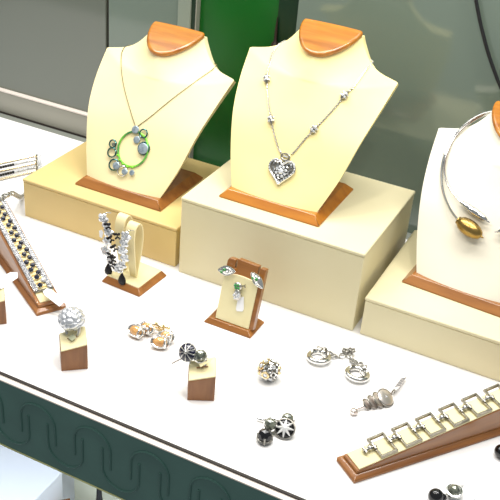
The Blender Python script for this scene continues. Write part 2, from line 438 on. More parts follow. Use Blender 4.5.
for k in range(38):
    x, y = heart2(2 * PI * (k + .5) / 38); mb.gem(hp(HW * x, HW * 1.04 * y, .0017), n, .00085, .0007, 6)
mb.build('rim_crystals', M['crystal'], pd, smooth=False)
mb = MB()
for k in range(8):                                # filigree petals
    a = 2 * PI * k / 8
    mb.ring(hp(.0048 * math.cos(a), .0005 + .0048 * math.sin(a), .0008), (.0026, .0017), .00062, u * math.cos(a) + w * math.sin(a), w * math.cos(a) - u * math.sin(a), 14, 5)
for sx in (-1, 1):
    mb.tube([hp(sx * (.0070 + .0024 * math.cos(a)), .0072 + .0024 * math.sin(a), .0006) for a in [k * .6 - .5 for k in range(9)]], .0009, 6)
    mb.tube([hp(sx * x, y, .0006) for x, y in ((.0095, .004), (.0075, .001), (.0085, -.0025), (.006, -.005))], .0010, 6)
    mb.tube([hp(sx * x, y, .0006) for x, y in ((.0008, -.0105), (.0028, -.007), (.005, -.0065), (.0035, -.0045))], .0010, 6)
mb.build('filigree', M['silver'], pd)
mb = MB(); mb.gem(hp(0, .0005, .0022), n, .0028, .0024, 10); mb.build('centre_stone', M['crystal'], pd, smooth=False)
for k in range(8):
    a = 2 * PI * (k + .5) / 8
    mb = MB(); mb.gem(hp(.0048 * math.cos(a), .0005 + .0048 * math.sin(a), .0014), n, .0016, .0014, 8); mb.build('petal_stone', M['crystal'], pd, smooth=False)
u2, w2, n2 = frame_at(.0185, 1.2987); cb = on(.0185, 1.2887, .0018)
mb = MB(); mb.ring(cb, (.0044, .0034), .0009, u2, w2, 24, 8); bl = mb.build('bail', M['silver_dark'], t)
mb = MB()
for k in range(3): mb.gem(cb + u2 * (-.0016 + .0016 * k) + w2 * .0004, n2, .0010, .0009, 6)
mb.build('bail_crystals', M['crystal'], bl, smooth=False)
mb = MB(); mb.ring(cb - w2 * .0046, (.0013, .0017), .0004, u2, w2, 12, 6); mb.build('jump_ring', M['silver'], t)

# green hoop necklace ------------------------------------------------
t = thing('hoop_necklace', B1[0], 'thin chain with green hoop and grey disc pendant on the left bust', 'necklace')
Lsv = [(-0.97, 4.93), (-0.8731, 4.7104), (-0.7842, 4.5478), (-0.6659, 4.2928), (-0.551, 3.9154), (-0.4986, 3.6066), (-0.4461, 3.3405), (-0.39, 3.081), (-0.3251, 2.8074), (-0.2583, 2.5574), (-0.1991, 2.3548), (-0.1433, 2.181), (-0.0836, 2.0132), (-0.0378, 1.895)]
Rsv = [(0.9463, 5.2488), (0.8858, 5.1173), (0.7932, 4.9011), (0.6781, 4.5721), (0.5548, 4.1334), (0.4875, 3.8219), (0.4395, 3.5731), (0.3944, 3.3528), (0.35, 3.1442), (0.3033, 2.9352), (0.2528, 2.7222), (0.1997, 2.517), (0.1454, 2.3334), (0.0854, 2.1615), (0.0241, 2.0069), (-0.0205, 1.9037)]
mb = MB()
for sv, sd, vv in ((Lsv, -1, 5.15), (Rsv, 1, 5.5)):
    mb.tube(over_edge(sd, vv)[::-1] + drape(sv, 8, .0007), .00042, 6)
mb.tube([Vector((x, .116 + TH + .0035, .142)) for x in (-.036, -.02, 0, .02, .036)], .00042, 6)
mb.build('chain', mat('dull_gold_chain', (150, 138, 108), .3, .9), t)
u, w, n = frame_at(.0283, 1.2552); c0 = on(.0283, 1.2552, .0012)
mb = MB(); mb.ring(c0, (.0182, .0192), .0011, u, w, 56, 8); hoop = mb.build('hoop', M['green_metal'], t)
def small(kind, s, v, r, m, off=.0022):
    uu, ww, nn = frame_at(s, v); c = on(s, v, off)
    mb = MB()
    if kind == 'disc': mb.disc(c - nn * .0004, nn, r, .0009, 22, .0003); return mb.build('disc', m, t)
    mb.ring(c, r, .00085, uu, ww, 24, 7); return mb.build('small_ring', m, t)
small('disc', -.012, 1.8111, .0043, M['grey_disc'], .0030)
small('ring', .1417, 1.7644, .0046, M['teal_metal'])
small('disc', .0512, 1.5361, .0040, M['grey_disc'], .0015)
small('disc', .225, 1.3578, .0074, M['teal_metal'], .0014)
small('disc', .230, 1.3478, .0060, M['grey_disc'], .0034)
small('ring', -.3798, 1.2293, .0042, M['teal_metal'])
small('ring', -.3651, .9779, .0052, M['teal_metal'])
small('ring', -.2686, .6757, .0060, M['teal_metal'])
small('disc', -.2078, .6713, .0042, M['grey_disc'], .0030)
small('ring', -.0524, .5824, .0054, M['silver'])
small('disc', .0139, .5879, .0036, M['grey_disc'], .0030)
small('disc', .1704, .6159, .0031, M['grey_disc'], .0026)
small('disc', -.352, 1.215, .0022, M['grey_stone'], .0030)
mb = MB()
for a in (-2.55, -2.25, -1.95, -1.6, -1.3): mb.ball(c0 + u * .0188 * math.cos(a) + w * .0198 * math.sin(a), (.0022, .0014, .0012))
mb.build('bright_connector', mat('lime_enamel', (140, 226, 48), .25, .1, coat=.5), hoop)

# choker -------------------------------------------------------------
t = thing('bead_choker', B3[0], 'rigid double-strand silver choker with gold and silver oval beads on the ivory bust', 'necklace', None, B3[1])
outer = [(.0, .1405, .1490), (-.018, .1390, .1490), (-.0335, .1345, .1480), (-.0462, .1240, .1447), (-.0565, .1080, .1340), (-.0604, .0899, .1254), (-.0608, .0783, .1163), (-.0590, .0687, .1071), (-.0555, .0593, .0972), (-.0499, .0508, .0878), (-.0429, .0446, .0801), (-.0347, .0400, .0735), (-.0277, .0368, .0692), (-.0215, .0345, .0668)]
inner = [(.0, .1400, .1472), (-.018, .1385, .1472), (-.033, .1340, .1462), (-.0455, .1237, .1430), (-.0553, .1080, .1326), (-.0585, .0903, .1252), (-.0588, .0781, .1165), (-.0574, .0695, .1084), (-.0543, .0614, .1001), (-.0483, .0549, .0934), (-.0415, .0503, .0884), (-.0332, .0470, .0846), (-.0255, .0440, .0818)]
rout = [(-x, y, z) for x, y, z in outer[:11]] + [(.0440, .0445, .0805)]
rin = [(-x, y, z) for x, y, z in inner[:10]] + [(.0440, .0450, .0810)]
for P, rr in ((outer, .00115), (inner, .0010), (rout, .00115), (rin, .0010)):
    for _ in range(2): P = [P[0]] + [tuple((a + 2 * b + c) / 4 for a, b, c in zip(P[i - 1], P[i], P[i + 1])) for i in range(1, len(P) - 1)] + [P[-1]]
    mb = MB(); mb.tube(spline(P, 7), rr, 8); mb.build('strand', M['choker_silver'], t)
def oval_bead(nm, st, e, r, m, lab):
    st = Vector(st); e = Vector(e); a = (e - st); L = a.length; a.normalize()
    mb = MB(); mb.lathe(st, a, [(r * .30, -.001), (r * .52, L * .03), (r * .80, L * .14), (r * .96, L * .30), (r, L * .46), (r * .97, L * .60), (r * .80, L * .80), (r * .52, L * .93), (r * .22, L * .985)], 24)
    g = mb.build(nm, m, t); tag(g, lab)
    mb = MB(); mb.lathe(e, a, [(.0011, -.001), (.0009, .0008), (.0004, .0024)], 8); mb.build('bead_pin', m, g)
    mb = MB(); mb.ring(st, r * .40, r * .12, a.orthogonal().normalized(), a.cross(a.orthogonal().normalized()), 16, 6); mb.build('bead_collar', m, g)
oval_bead('gold_bead', (-.0215, .0330, .0680), (.0050, .0275, .0618), .0080, M['gold_bead'], 'brushed gold oval bead')
oval_bead('silver_bead', (-.0255, .0440, .0818), (.0050, .0382, .0742), .0037, M['choker_silver'], 'polished silver oval bead')
oval_bead('silver_bead', (.0440, .0447, .0808), (.0165, .0350, .0680), .0037, M['choker_silver'], 'polished silver oval bead')

# ------------------------------------------------------------------ bracelet ramps and bracelets
def make_ramp(loc, rz, L, W, slope, pc, m_wood, label):
    """low end at x=0, rising along +x; width runs along -y"""
    t = thing('bracelet_ramp', loc, label, 'bracelet stand', 'wooden bracelet ramps', rz)
    b = MB(); c = .0028
    b.hexa([(0, 0, 0), (0, -W, 0), (L, -W, 0), (L, 0, 0)], [(0, 0, .0042), (0, -W, .0042), (L, -W, .0042), (L, 0, .0042)])
    b.hexa([(0, 0, .0042), (0, -W, .0042), (L, -W, .0042), (L, 0, .0042)], [(c, -c, .0062), (c, -W + c, .0062), (L - c, -W + c, .0062), (L - c, -c, .0062)])
    bmesh.ops.remove_doubles(b.bm, verts=b.bm.verts, dist=1e-5)
    b.build('plinth', m_wood, t, bevel=.0006)
    i = .0034; xa = .0040; z0 = .0084
    za = z0 + slope * xa; zb = z0 + slope * (L - i)
    b = MB(); b.hexa([(xa, -i, .0061), (xa, -W + i, .0061), (L - i, -W + i, .0061), (L - i, -i, .0061)], [(xa, -i, za), (xa, -W + i, za), (L - i, -W + i, zb), (L - i, -i, zb)])
    b.build('wedge', m_wood, t, bevel=.0007)
    b = MB(); xa = .0062; za = z0 + slope * xa
    b.hexa([(xa, -pc[0], za), (xa, -pc[1], za), (L - .005, -pc[1], zb), (L - .005, -pc[0], zb)], [(xa, -pc[0], za + .0011), (xa, -pc[1], za + .0011), (L - .005, -pc[1], zb + .0011), (L - .005, -pc[0], zb + .0011)])
    b.build('pad', M['pad'], t, bevel=.0004)
    return t, (lambda x, y, o=0.0: Vector((x, -y, z0 + .0011 + slope * x)) + Vector((-slope, 0, 1)).normalized() * o)
RL = ((-.0736, -.1442, 0), math.atan2(.5177, -.8555))
RR = ((.2534, -.1759, 0), math.atan2(.798, .603))
_, pl = make_ramp(RL[0], RL[1], .156, .0305, .25, (.0062, .0248), M['wood_brown'], 'brown wooden ramp at the left edge holding the sapphire and crystal bracelet')
_, pr = make_ramp(RR[0], RR[1], .190, .0277, .14, (.0042, .0236), M['wood_brown'], 'brown wooden ramp in the lower right corner holding the square-link bracelet')

t = thing('sapphire_bracelet', RL[0], 'wide crystal bracelet with dark sapphire zigzag on the left wooden ramp', 'bracelet', None, RL[1])
xs, xe = .0215, .1480
for y in (.0080, .0226):
    mb = MB(); n = 46
    for k in range(n):
        x = xs + (xe - xs) * k / (n - 1)
        for dy in (-.0012, .0012): mb.gem(pl(x, y + dy, .0022), (-.25, 0, 1), .00145, .0013, 6)
    mb.build('pave_crystals', M['pave'], None, smooth=False).parent = t
    mb = MB(); mb.hexa([pl(xs - .0015, y - .0026, .0002), pl(xs - .0015, y + .0026, .0002), pl(xe + .0015, y + .0026, .0002), pl(xe + .0015, y - .0026, .0002)],
                       [pl(xs - .0015, y - .0026, .0020), pl(xs - .0015, y + .0026, .0020), pl(xe + .0015, y + .0026, .0020), pl(xe + .0015, y - .0026, .0020)])
    mb.build('rail', M['silver'], t, bevel=.0004)
NS_ = 23
for k in range(NS_):
    x = xs + .003 + (xe - xs - .006) * k / (NS_ - 1)
    mb = MB(); mb.hexa([pl(x - .0013, .0102, .0003), pl(x - .0013, .0204, .0003), pl(x + .0013, .0204, .0003), pl(x + .0013, .0102, .0003)],
                       [pl(x - .0011, .0102, .0017), pl(x - .0011, .0204, .0017), pl(x + .0011, .0204, .0017), pl(x + .0011, .0102, .0017)])
    mb.build('gold_bar', M['gold'], t)
    y = .0153 + (.0027 if k % 2 else -.0019) + .0012 * math.sin(k * .9)
    mb = MB(); mb.disc(pl(x, y, .0014), (-.25, 0, 1), .0027, .0012, 14); st = mb.build('stone_setting', M['silver'], t)
    mb = MB(); mb.gem(pl(x, y, .0036), (-.25, 0, 1), .0026, .0026, 10)
    g = mb.build('sapphire', M['crystal'] if k == 1 else M['sapphire'], st, smooth=False)
mb = MB(); mb.tube([pl(xs - .003, .0056 + .0012 * k, .0018) for k in range(17)], .0011, 6); mb.build('end_bar', M['silver_dark'], t)
mb = MB(); mb.tube([pl(xe + .003, .0056 + .0012 * k, .0018) for k in range(17)], .0011, 6); mb.build('end_bar', M['silver_dark'], t)
mb = MB(); mb.ring(pl(xs - .0065, .0160, .0016), (.0034, .0022), .0007, (1, 0, .25), (0, 1, 0), 16, 6); mb.build('clasp_ring', M['silver_dark'], t)
# clasp and tail chain that falls from the high end towards the golden riser
def to_local(P, loc, rz):
    d = Vector(P) - Vector(loc); c, s_ = math.cos(-rz), math.sin(-rz)
    return Vector((d.x * c - d.y * s_, d.x * s_ + d.y * c, d.z))
e0 = pl(xe + .004, .0200, .0022)
tail = spline([e0] + [to_local(p, *RL) for p in ((-.2030, -.0180, .0400), (-.2110, -.0020, .0290), (-.2200, .0150, .0160), (-.2290, .0300, .0060), (-.2350, .0410, .0022), (-.2350, .0520, .0018), (-.2310, .0620, .0018))], 8)
mb = MB(); links(mb, tail, .0044, .0010, (0, 0, 1), .56, 12, 6); mb.build('safety_chain', M['silver_soft'], t)
mb = MB(); mb.box(tail[4] + Vector((0, 0, .001)), (.007, .005, .0026), Matrix.Rotation(.5, 3, 'Z')); mb.build('clasp', M['silver_soft'], t, bevel=.0008)
a = to_local((-.0757, -.1272, .0205), *RL); b_ = to_local((-.0555, -.1265, .0115), *RL); dv = (b_ - a); sd = Vector((0, 0, 1)).cross(dv).normalized() * .0056
mb = MB(); pts = [a + sd * .55, a + dv * .16 + sd, b_ + sd, b_ - sd, a + dv * .16 - sd, a - sd * .55]; mb.prism(pts, (0, 0, .0004)); tg = mb.build('price_tag', M['tag'], t); tag(tg, 'white paper tag')

t = thing('square_link_bracelet', RR[0], 'bracelet of open square metal links on the lower right wooden ramp', 'bracelet', None, RR[1])
ux = Vector((1, 0, .14)).normalized(); un = Vector((-.14, 0, 1)).normalized(); uy = Vector((0, -1, 0))
LX = [.0350 + .0235 * k for k in range(7)]
for x in LX[:6] + [LX[6] - .0005]:
    mb = MB(); c = pr(x, .0120, .0016); hx, hy, wv = .0082, .0114, .0020
    for (dx, dy, sx, sy) in ((0, hy - wv / 2, 2 * hx, wv), (0, -hy + wv / 2, 2 * hx, wv), (hx - wv / 2, 0, wv, 2 * hy - 2 * wv), (-hx + wv / 2, 0, wv, 2 * hy - 2 * wv)):
        cc = c + ux * dx + uy * dy
        mb.hexa([cc + ux * (a * sx / 2) + uy * (q * sy / 2) - un * .0012 for a, q in ((-1, -1), (-1, 1), (1, 1), (1, -1))],
                [cc + ux * (a * sx / 2) + uy * (q * sy / 2) + un * .0012 for a, q in ((-1, -1), (-1, 1), (1, 1), (1, -1))])
    mb.build('square_link', M['steel_grey'], t, bevel=.0003)
for k, x in enumerate([LX[0] - .0115] + [LX[i] + .01175 for i in range(6)]):
    c = pr(x, .0112, .0030)
    mb = MB(); mb.tube([c - ux * .0062, c + ux * .0062], .0013, 10)
    mb.tube([c + uy * -.0032 - ux * (.0044), c + uy * .0032 - ux * (.0044)], .0013, 8); mb.tube([c + uy * -.0032 + ux * (.0044), c + uy * .0032 + ux * (.0044)], .0013, 8)
    lk = mb.build('connector', M['silver_dark'], t)
    mb = MB(); mb.ball(c + un * .0006, (.0022, .0025, .0022)); mb.build('connector_bead', M['silver_soft'], lk)

# wide strand bracelet at the left edge --------------------------------
org = Vector((-.2834, .0572, 0)); dx = Vector((.0220, .0435, 0)).normalized()
ctop = Vector((-.0149, .0190, .0090))
t = thing('strand_bracelet', org, 'wide beaded bracelet with black stone rows on the white shelf by the left edge', 'bracelet')
for k in range(5):
    f = k / 4; o = Vector((0, 0, .0024)) + ctop * f
    black = k in (1, 3)
    mb = MB()
    for i in range(-12, 18):
        d_ = .0027 * i
        if black and d_ < .0185: continue
        mb.gem(o + dx * d_, (.2, -.5, .8), .0017, .0026, 6)
    mb.build('bead_strand', M['pale_gold'] if k % 2 == 0 else M['crystal'], t, smooth=False)
    if black:
        for i in range(-9, 6):
            mb = MB(); mb.box(o + dx * (.0032 * i + .0012), (.0026, .0026, .0030), Matrix.Rotation(math.atan2(dx.y, dx.x), 3, 'Z')); mb.build('black_stone', M['onyx'], t, bevel=.0004)
    mb = MB(); mb.tube([o + dx * -.034 - Vector((0, 0, .0009)), o + dx * .047 - Vector((0, 0, .0009))], .0008, 6); mb.build('wire', M['silver_soft'], t)
mb = MB(); o = Vector((0, 0, .0024)); mb.tube([o + dx * .0485 - ctop * .06, o + dx * .0485 + ctop * 1.05], .0012, 8); mb.build('end_bar', M['pale_gold'], t)
mb = MB(); q = o + dx * .0500; mb.prism([q - ctop * .1, q + dx * .0050 + ctop * .1, q + dx * .0050 + ctop * .95, q + ctop * 1.2], (0, -.0005, .0005)); tag(mb.build('plastic_tag', M['clear_tag'], t), 'clear plastic tag')

# ------------------------------------------------------------------ ring blocks and rings
def ring_block(loc, rz, label):
    t = thing('ring_block', loc, label, 'ring stand', 'small wooden ring blocks', rz)
    w, d = .0118, .0215; H = (.0222, .0275, .0330, .0268)
    lo = [(-w, 0, 0), (w, 0, 0), (w, d, 0), (-w, d, 0)]
    b = MB(); b.hexa(lo, [(p[0], p[1], h - .0012) for p, h in zip(lo, H)]); b.build('wood_block', M['wood_block'], t, bevel=.0005)
    i = .0004; lo2 = [(-w + i, i, 0), (w - i, i, 0), (w - i, d - i, 0), (-w + i, d - i, 0)]
    b = MB(); b.hexa([(p[0], p[1], h - .0013) for p, h in zip(lo2, H)], [(p[0], p[1], h) for p, h in zip(lo2, H)]); b.build('pad', M['pad'], t, bevel=.0004)
    b = MB(); b.hexa([(-.0050, .0104, .0275), (.0050, .0104, .0295), (.0050, .0111, .0296), (-.0050, .0111, .0276)], [(-.0050, .0104, .0283), (.0050, .0104, .0301), (.0050, .0111, .0302), (-.0050, .0111, .0284)])
    tag(b.build('slot', M['wood_block'], t), 'dark ring slot')
    return t
g1 = (Vector((.0052, -.1918, 0)), R(40)); g2 = (Vector((.1222, -.1688, 0)), R(29)); g3 = (Vector((-.0984, -.1768, 0)), R(42))
rb = ring_block(g1[0], g1[1], 'small wooden block under the woven silver dome ring')
copy_thing(rb, g2[0], g2[1], 'small wooden block under the navy and grey cluster ring')
copy_thing(rb, g3[0], g3[1], 'small wooden block cut by the left edge, with a white tag on it')
def rw(g, x, y, z):
    c, s_ = math.cos(g[1]), math.sin(g[1]); return Vector((g[0].x + x * c - y * s_, g[0].y + x * s_ + y * c, z))
def fib(n, k):
    z = 1 - 2 * (k + .5) / n; a = k * PI * (3 - math.sqrt(5)); r = math.sqrt(max(0, 1 - z * z)); return Vector((r * math.cos(a), r * math.sin(a), z))

# woven dome ring
o = rw(g1, 0, .0105, .0270)
t = thing('dome_ring', o, 'big silver dome ring of woven knobs on the block at the front left', 'ring')
ctr = Vector((-.0094, -.1745, .0405)) - o
mb = MB(); q = ctr * .50; ax = Vector((ctr.x, ctr.y, 0)).normalized()
mb.tube([q + Vector((math.cos(a) * .0072, math.sin(a) * .0072 * .3, math.sin(a) * .0088)) for a in [2 * PI * k / 28 for k in range(28)]], .0014, 8, True)
mb.build('band', M['silver_soft'], t)
mb = MB(); mb.ball(ctr, (.0116, .0116, .0092), 20, 12); dm = mb.build('dome', M['woven'], t)
mb = MB()
for k in range(36):
    f = fib(36, k)
    if f.z < -.72: continue
    p = ctr + Vector((f.x * .0112, f.y * .0112, f.z * .0090)); rot = Vector((0, 0, 1)).rotation_difference(f).to_matrix() @ Matrix.Rotation(k * 1.3, 3, 'Z')
    mb.ball(p, (.0041, .0029, .0015), 14, 8, rot)
mb.build('woven_knobs', M['woven'], dm)
p = Vector((-.0020, -.1862, .0292)) - o
mb = MB(); mb.prism([p + Vector(v) for v in ((-.0032, .0, -.0010), (.0026, -.0022, -.0008), (.0042, .0022, .0012), (-.0014, .0046, .0010))], (0, 0, .0005)); tag(mb.build('paper_tag', mat('grey_green_tag', (176, 180, 150), .5), t), 'small grey-green tag')

# navy flower + grey stone ring
o = rw(g2, 0, .0105, .0272)
t = thing('cluster_ring', o, 'ring with navy striped flower and grey ball stone on the wooden block at centre front', 'ring')
cam_n = Vector((.10, -.72, .68)).normalized()
c = Vector((.1016, -.1592, .0385)) - o
nn = Vector((.05, -.80, .60)).normalized()
def flower_dome(mb_pet, mb_rib, c, n, r, k_n, h):
    q = Vector((0, 0, 1)).rotation_difference(n)
    for k in range(k_n):
        a0 = 2 * PI * k / k_n; a1 = 2 * PI * (k + 1) / k_n
        A = [[c + q @ Vector((rr * r * math.cos(a0 + (a1 - a0) * f), rr * r * math.sin(a0 + (a1 - a0) * f), h * (1 - rr * rr) + .0006 * math.sin(PI * f))) for f in (0, .25, .5, .75, 1)] for rr in (.15, .4, .65, .85, 1.0)]
        mb_pet.grid(A)
        mb_rib.tube([c + q @ Vector((rr * r * math.cos(a0), rr * r * math.sin(a0), h * (1 - rr * rr) + .0004)) for rr in (.05, .3, .55, .8, 1.0)], [.0005, .0005, .0005, .0006, .0005], 6)
p1, p2 = MB(), MB(); flower_dome(p1, p2, c, nn, .0078, 9, .0045)
p1.disc(c - nn * .0022, nn, .0076, .0022, 24)
fl = p1.build('navy_flower', M['navy'], t); p2.ring(c, .0078, .0006, Vector((1, 0, 0)), nn.cross(Vector((1, 0, 0))), 28, 6); p2.ball(c + nn * .0046, .0016); p2.build('silver_ribs', M['silver_soft'], fl)
c2 = Vector((.1130, -.1560, .0372)) - o
mb = MB(); mb.ico(c2, .0058, 2); tag(mb.build('grey_ball', M['grey_stone'], t, smooth=False), 'faceted grey ball stone')
mb = MB(); mb.ring(c2 - Vector((0, 0, .0020)), .0054, .0008, (1, 0, 0), (0, .9, .3), 20, 6)
for k in range(4): mb.ball(c2 + Vector((.0052 * math.cos(k * 1.57 + .6), .0052 * math.sin(k * 1.57 + .6), .0004)), .0010)
mb.build('stone_setting', M['silver_soft'], t)
mb = MB(); q = Vector((.1108, -.1560, .0290)) - o
mb.tube([q + Vector((math.cos(a) * .0078, math.sin(a) * .0032, math.sin(a) * .0080)) for a in [2 * PI * k / 26 for k in range(26)]], .0012, 8, True)
mb.build('band', M['silver'], t)
a = Vector((.1000, -.1585, .0330)) - o; b_ = Vector((.0900, -.1655, .0255)) - o
mb = MB(); dv = b_ - a; sd = Vector((.0006, -.0008, .0018)); mb.prism([a + sd * .5, a + dv * .35 + sd, b_ + sd, b_ - sd, a + dv * .35 - sd, a - sd * .5], Vector((.0003, .0004, .0003))); mb.build('price_tag', mat('grey_tag', (190, 184, 178), .5), t)
q = Vector((.1185, -.1575, .0338)) - o
mb = MB(); mb.prism([q + Vector(v) for v in ((-.0055, -.0030, -.0012), (-.0010, -.0062, -.0020), (.0046, .0002, .0022), (.0048, .0040, .0032), (.0015, -.0008, .0014))], (0, 0, .0004)); mb.build('paper_flap', M['pad'], t)

# ring with white tag at the left edge
o = rw(g3, 0, .0105, .0270)
t = thing('tagged_ring', o, 'ring with a white paper tag on the block cut by the left edge', 'ring')
mb = MB(); mb.tube([Vector((math.cos(a) * .0080, math.sin(a) * .0030, .006 + math.sin(a) * .0086)) for a in [2 * PI * k / 28 for k in range(28)]], .0014, 8, True); mb.build('band', M['silver'], t)
mb = MB(); mb.ico(Vector((0, 0, .0165)), (.0062, .0062, .0046), 2); mb.build('stone', M['grey_stone'], t, smooth=False)
a = Vector((-.1020, -.1580, .0325)) - o; P_ = [Vector((-.1150, -.1560, .0320)), Vector((-.1085, -.1370, .0345)), Vector((-.1030, -.1335, .0345)), Vector((-.0975, -.1400, .0340)), Vector((-.1000, -.1600, .0318)), Vector((-.1080, -.1640, .0318))]
mb = MB(); mb.prism([p - o for p in P_], (0, 0, .0005)); tag(mb.build('price_tag', M['tag'], t), 'white paper tag')
mb = MB(); mb.tube([Vector((-.003, .002, .006)), P_[5] - o, P_[4] - o], .0003, 5); mb.build('string', M['tag'], t)

# ------------------------------------------------------------------ earring stand with two loops
o = Vector((-.0556, -.0597, 0)); rz = R(-3.5)
t = thing('earring_stand', o, 'brown-edged cream stand with two leather loops holding the crystal earrings', 'earring stand', None, rz)
w, d = .0474, .0490
b = MB(); i = .0035
b.hexa([(0, 0, 0), (w, 0, 0), (w, d, 0), (0, d, 0)], [(0, 0, .0012), (w, 0, .0012), (w, d, .0012), (0, d, .0012)])
b.hexa([(0, 0, .0012), (w, 0, .0012), (w, d, .0012), (0, d, .0012)], [(i, i, .0068), (w - i, i, .0068), (w - i, d - i, .0068), (i, d - i, .0068)])
bmesh.ops.remove_doubles(b.bm, verts=b.bm.verts, dist=1e-5); b.build('plinth', M['wood_brown'], t, bevel=.0005)
b = MB(); i = .0040; b.box((w / 2, d / 2, .0074), (w - 2 * i, d - 2 * i, .0014)); b.build('pad', M['pad'], t, bevel=.0005)
def loop(cx, cy, H, wd):
    """leather strip bent into an upside-down teardrop, standing in the depth plane"""
    path = []
    for k in range(41):
        a = k / 40
        th = -PI * .5 + 2 * PI * a                       # from the foot, up the front, over, down the back
        zz = .5 - .5 * math.cos(2 * PI * a)              # 0..1..0
        wid = .0098 * math.sin(2 * PI * a) * (.42 + .58 * zz)
        path.append(Vector((cx, cy - wid, .0082 + H * (zz ** .72))))
    mb = MB(); up = []
    n = len(path)
    P = []
    for k, p in enumerate(path):
        t_ = (path[min(k + 1, n - 1)] - path[max(k - 1, 0)]).normalized(); nr = Vector((1, 0, 0)).cross(t_).normalized() * .0008
        P.append((p, nr))
    rows = [[(p + nr) + Vector((s_ * wd * (.34 + .16 * min(1, (p.z - .008) / (H * .6))), 0, 0)) for s_ in (-1, 1)] + [(p - nr) + Vector((s_ * wd * (.34 + .16 * min(1, (p.z - .008) / (H * .6))), 0, 0)) for s_ in (1, -1)] for p, nr in P]
    V = [[mb.bm.verts.new(q) for q in r] for r in rows]
    for a_, b2 in zip(V, V[1:]):
        for k in range(4): mb.bm.faces.new((a_[k], a_[(k + 1) % 4], b2[(k + 1) % 4], b2[k]))
    mb.bm.faces.new(V[0][::-1]); mb.bm.faces.new(V[-1])
    return mb.build('leather_loop', M['leather'], t, bevel=.0003)
loop(.0272, .0182, .0632, .0116)
loop(.0100, .0240, .0640, .0116)

def crystal_flower(parent, c, r, rot):
    mb = MB()
    for k in range(5):
        a = 2 * PI * k / 5 + rot; cc = c + Vector((math.cos(a) * r * .62, -.0002, math.sin(a) * r * .62))
        mb.gem(cc, Vector((math.cos(a) * .35, -1, math.sin(a) * .35)), r * .44, r * .45, 7)
    mb.gem(c + Vector((0, -.0012, 0)), (0.1, -1, .2), r * .36, r * .4, 8)
    return mb.build('crystal_flower', M['crystal'], parent, smooth=False)
def butterfly(parent, c, r, rot):
    mb = MB()
    for sx, l, wv, dz in ((-1, 1.0, .62, .35), (1, 1.0, .62, .35), (-1, .7, .5, -.5), (1, .7, .5, -.5)):
        P_ = []
        for k in range(10):
            a = 2 * PI * k / 10; x = sx * (r * .15 + r * l * (.5 - .5 * math.cos(a))); z = dz * r + r * wv * .6 * math.sin(a) + dz * r * .6 * (.5 - .5 * math.cos(a))
            P_.append(c + Vector((x * math.cos(rot) - z * math.sin(rot), -.0006 * (.5 - .5 * math.cos(a)), x * math.sin(rot) + z * math.cos(rot))))
        mb.prism(P_, (0, -.0010, 0))
    mb.tube([c + Vector((math.sin(-rot) * r * -.7, -.0006, -math.cos(rot) * r * .7)), c + Vector((-math.sin(rot) * r * .8, -.0006, math.cos(rot) * r * .8))], r * .14, 6)
    return mb.build('black_butterfly', M['black_enamel'], parent)
def crystal_earring(label, y, fl, bf, dr, extra=()):
    o = Vector((dr[0], y, dr[1]))
    t = thing('crystal_earring', o, label, 'earring', 'crystal flower earrings')
    for k, (x, z) in enumerate(fl): crystal_flower(t, Vector((x, y, z)) - o, .0062 if k % 2 == 0 else .0054, k * .7)
    for k, (x, z) in enumerate(bf): butterfly(t, Vector((x, y - .0036, z)) - o, .0039, .5 * math.sin(k * 2.1) + .3)
    mb = MB(); mb.tube(spline([Vector((x, y + .0018, z)) - o for x, z in fl] + [Vector((0, .0005, .007))], 4), .0008, 6); mb.build('frame', M['silver_soft'], t)
    # drop stone
    mb = MB(); prof = [(.0006, .0072), (.0020, .0042), (.0038, .0006), (.0046, -.0026), (.0039, -.0058), (.0014, -.0074)]
    q = MB()
    rings = []
    for (r_, z) in prof: rings.append([q.bm.verts.new(Vector((r_ * math.cos(2 * PI * k / 10), r_ * .62 * math.sin(2 * PI * k / 10), z))) for k in range(10)])
    q.bm.faces.new(rings[0]); q.bm.faces.new(rings[-1][::-1])
    for a_, b2 in zip(rings, rings[1:]):
        for k in range(10): q.bm.faces.new((a_[k], a_[(k + 1) % 10], b2[(k + 1) % 10], b2[k]))
    d_ = q.build('teardrop_stone', M['black_enamel'], t, smooth=False)
    mb = MB(); mb.ball(Vector((0, 0, .0078)), .0012); mb.build('drop_cap', M['silver'], d_)
    mb = MB(); x, z = fl[0]; mb.tube(spline([Vector((x, y + .001, z)) - o, Vector((x + .001, y + .004, z + .005)) - o, Vector((x + .004, y + .008, z + .004)) - o], 5), .0005, 6); mb.build('ear_wire', M['silver'], t)
    return t
E1 = crystal_earring('nearer crystal flower earring with black butterflies and teardrop, on the front leather loop', -.0585,
    [(-.0274, .0634), (-.0297, .0551), (-.0314, .0457), (-.0290, .0377), (-.0373, .0229), (-.0319, .0284)], [(-.0350, .0637), (-.0385, .0486), (-.0409, .0276)], (-.0318, .0120))
E2 = crystal_earring('farther crystal flower earring with black butterflies and teardrop, on the rear leather loop', -.0520,
    [(-.0586, .0708), (-.0548, .0634), (-.0524, .0571), (-.0543, .0459), (-.0561, .0334), (-.0501, .0246)], [(-.0503, .0671), (-.0470, .0531), (-.0476, .0327), (-.0440, .0303)], (-.0527, .0130))
mb = MB(); mb.prism([Vector((-.0075, -.0003, .0345)), Vector((-.0105, -.0003, .0350)), Vector((-.0110, -.0003, .0420)), Vector((-.0080, -.0003, .0440)), Vector((-.0060, -.0003, .0415))], (0, .0004, 0)); tag(mb.build('price_tag', M['tag'], E2), 'small white tag')

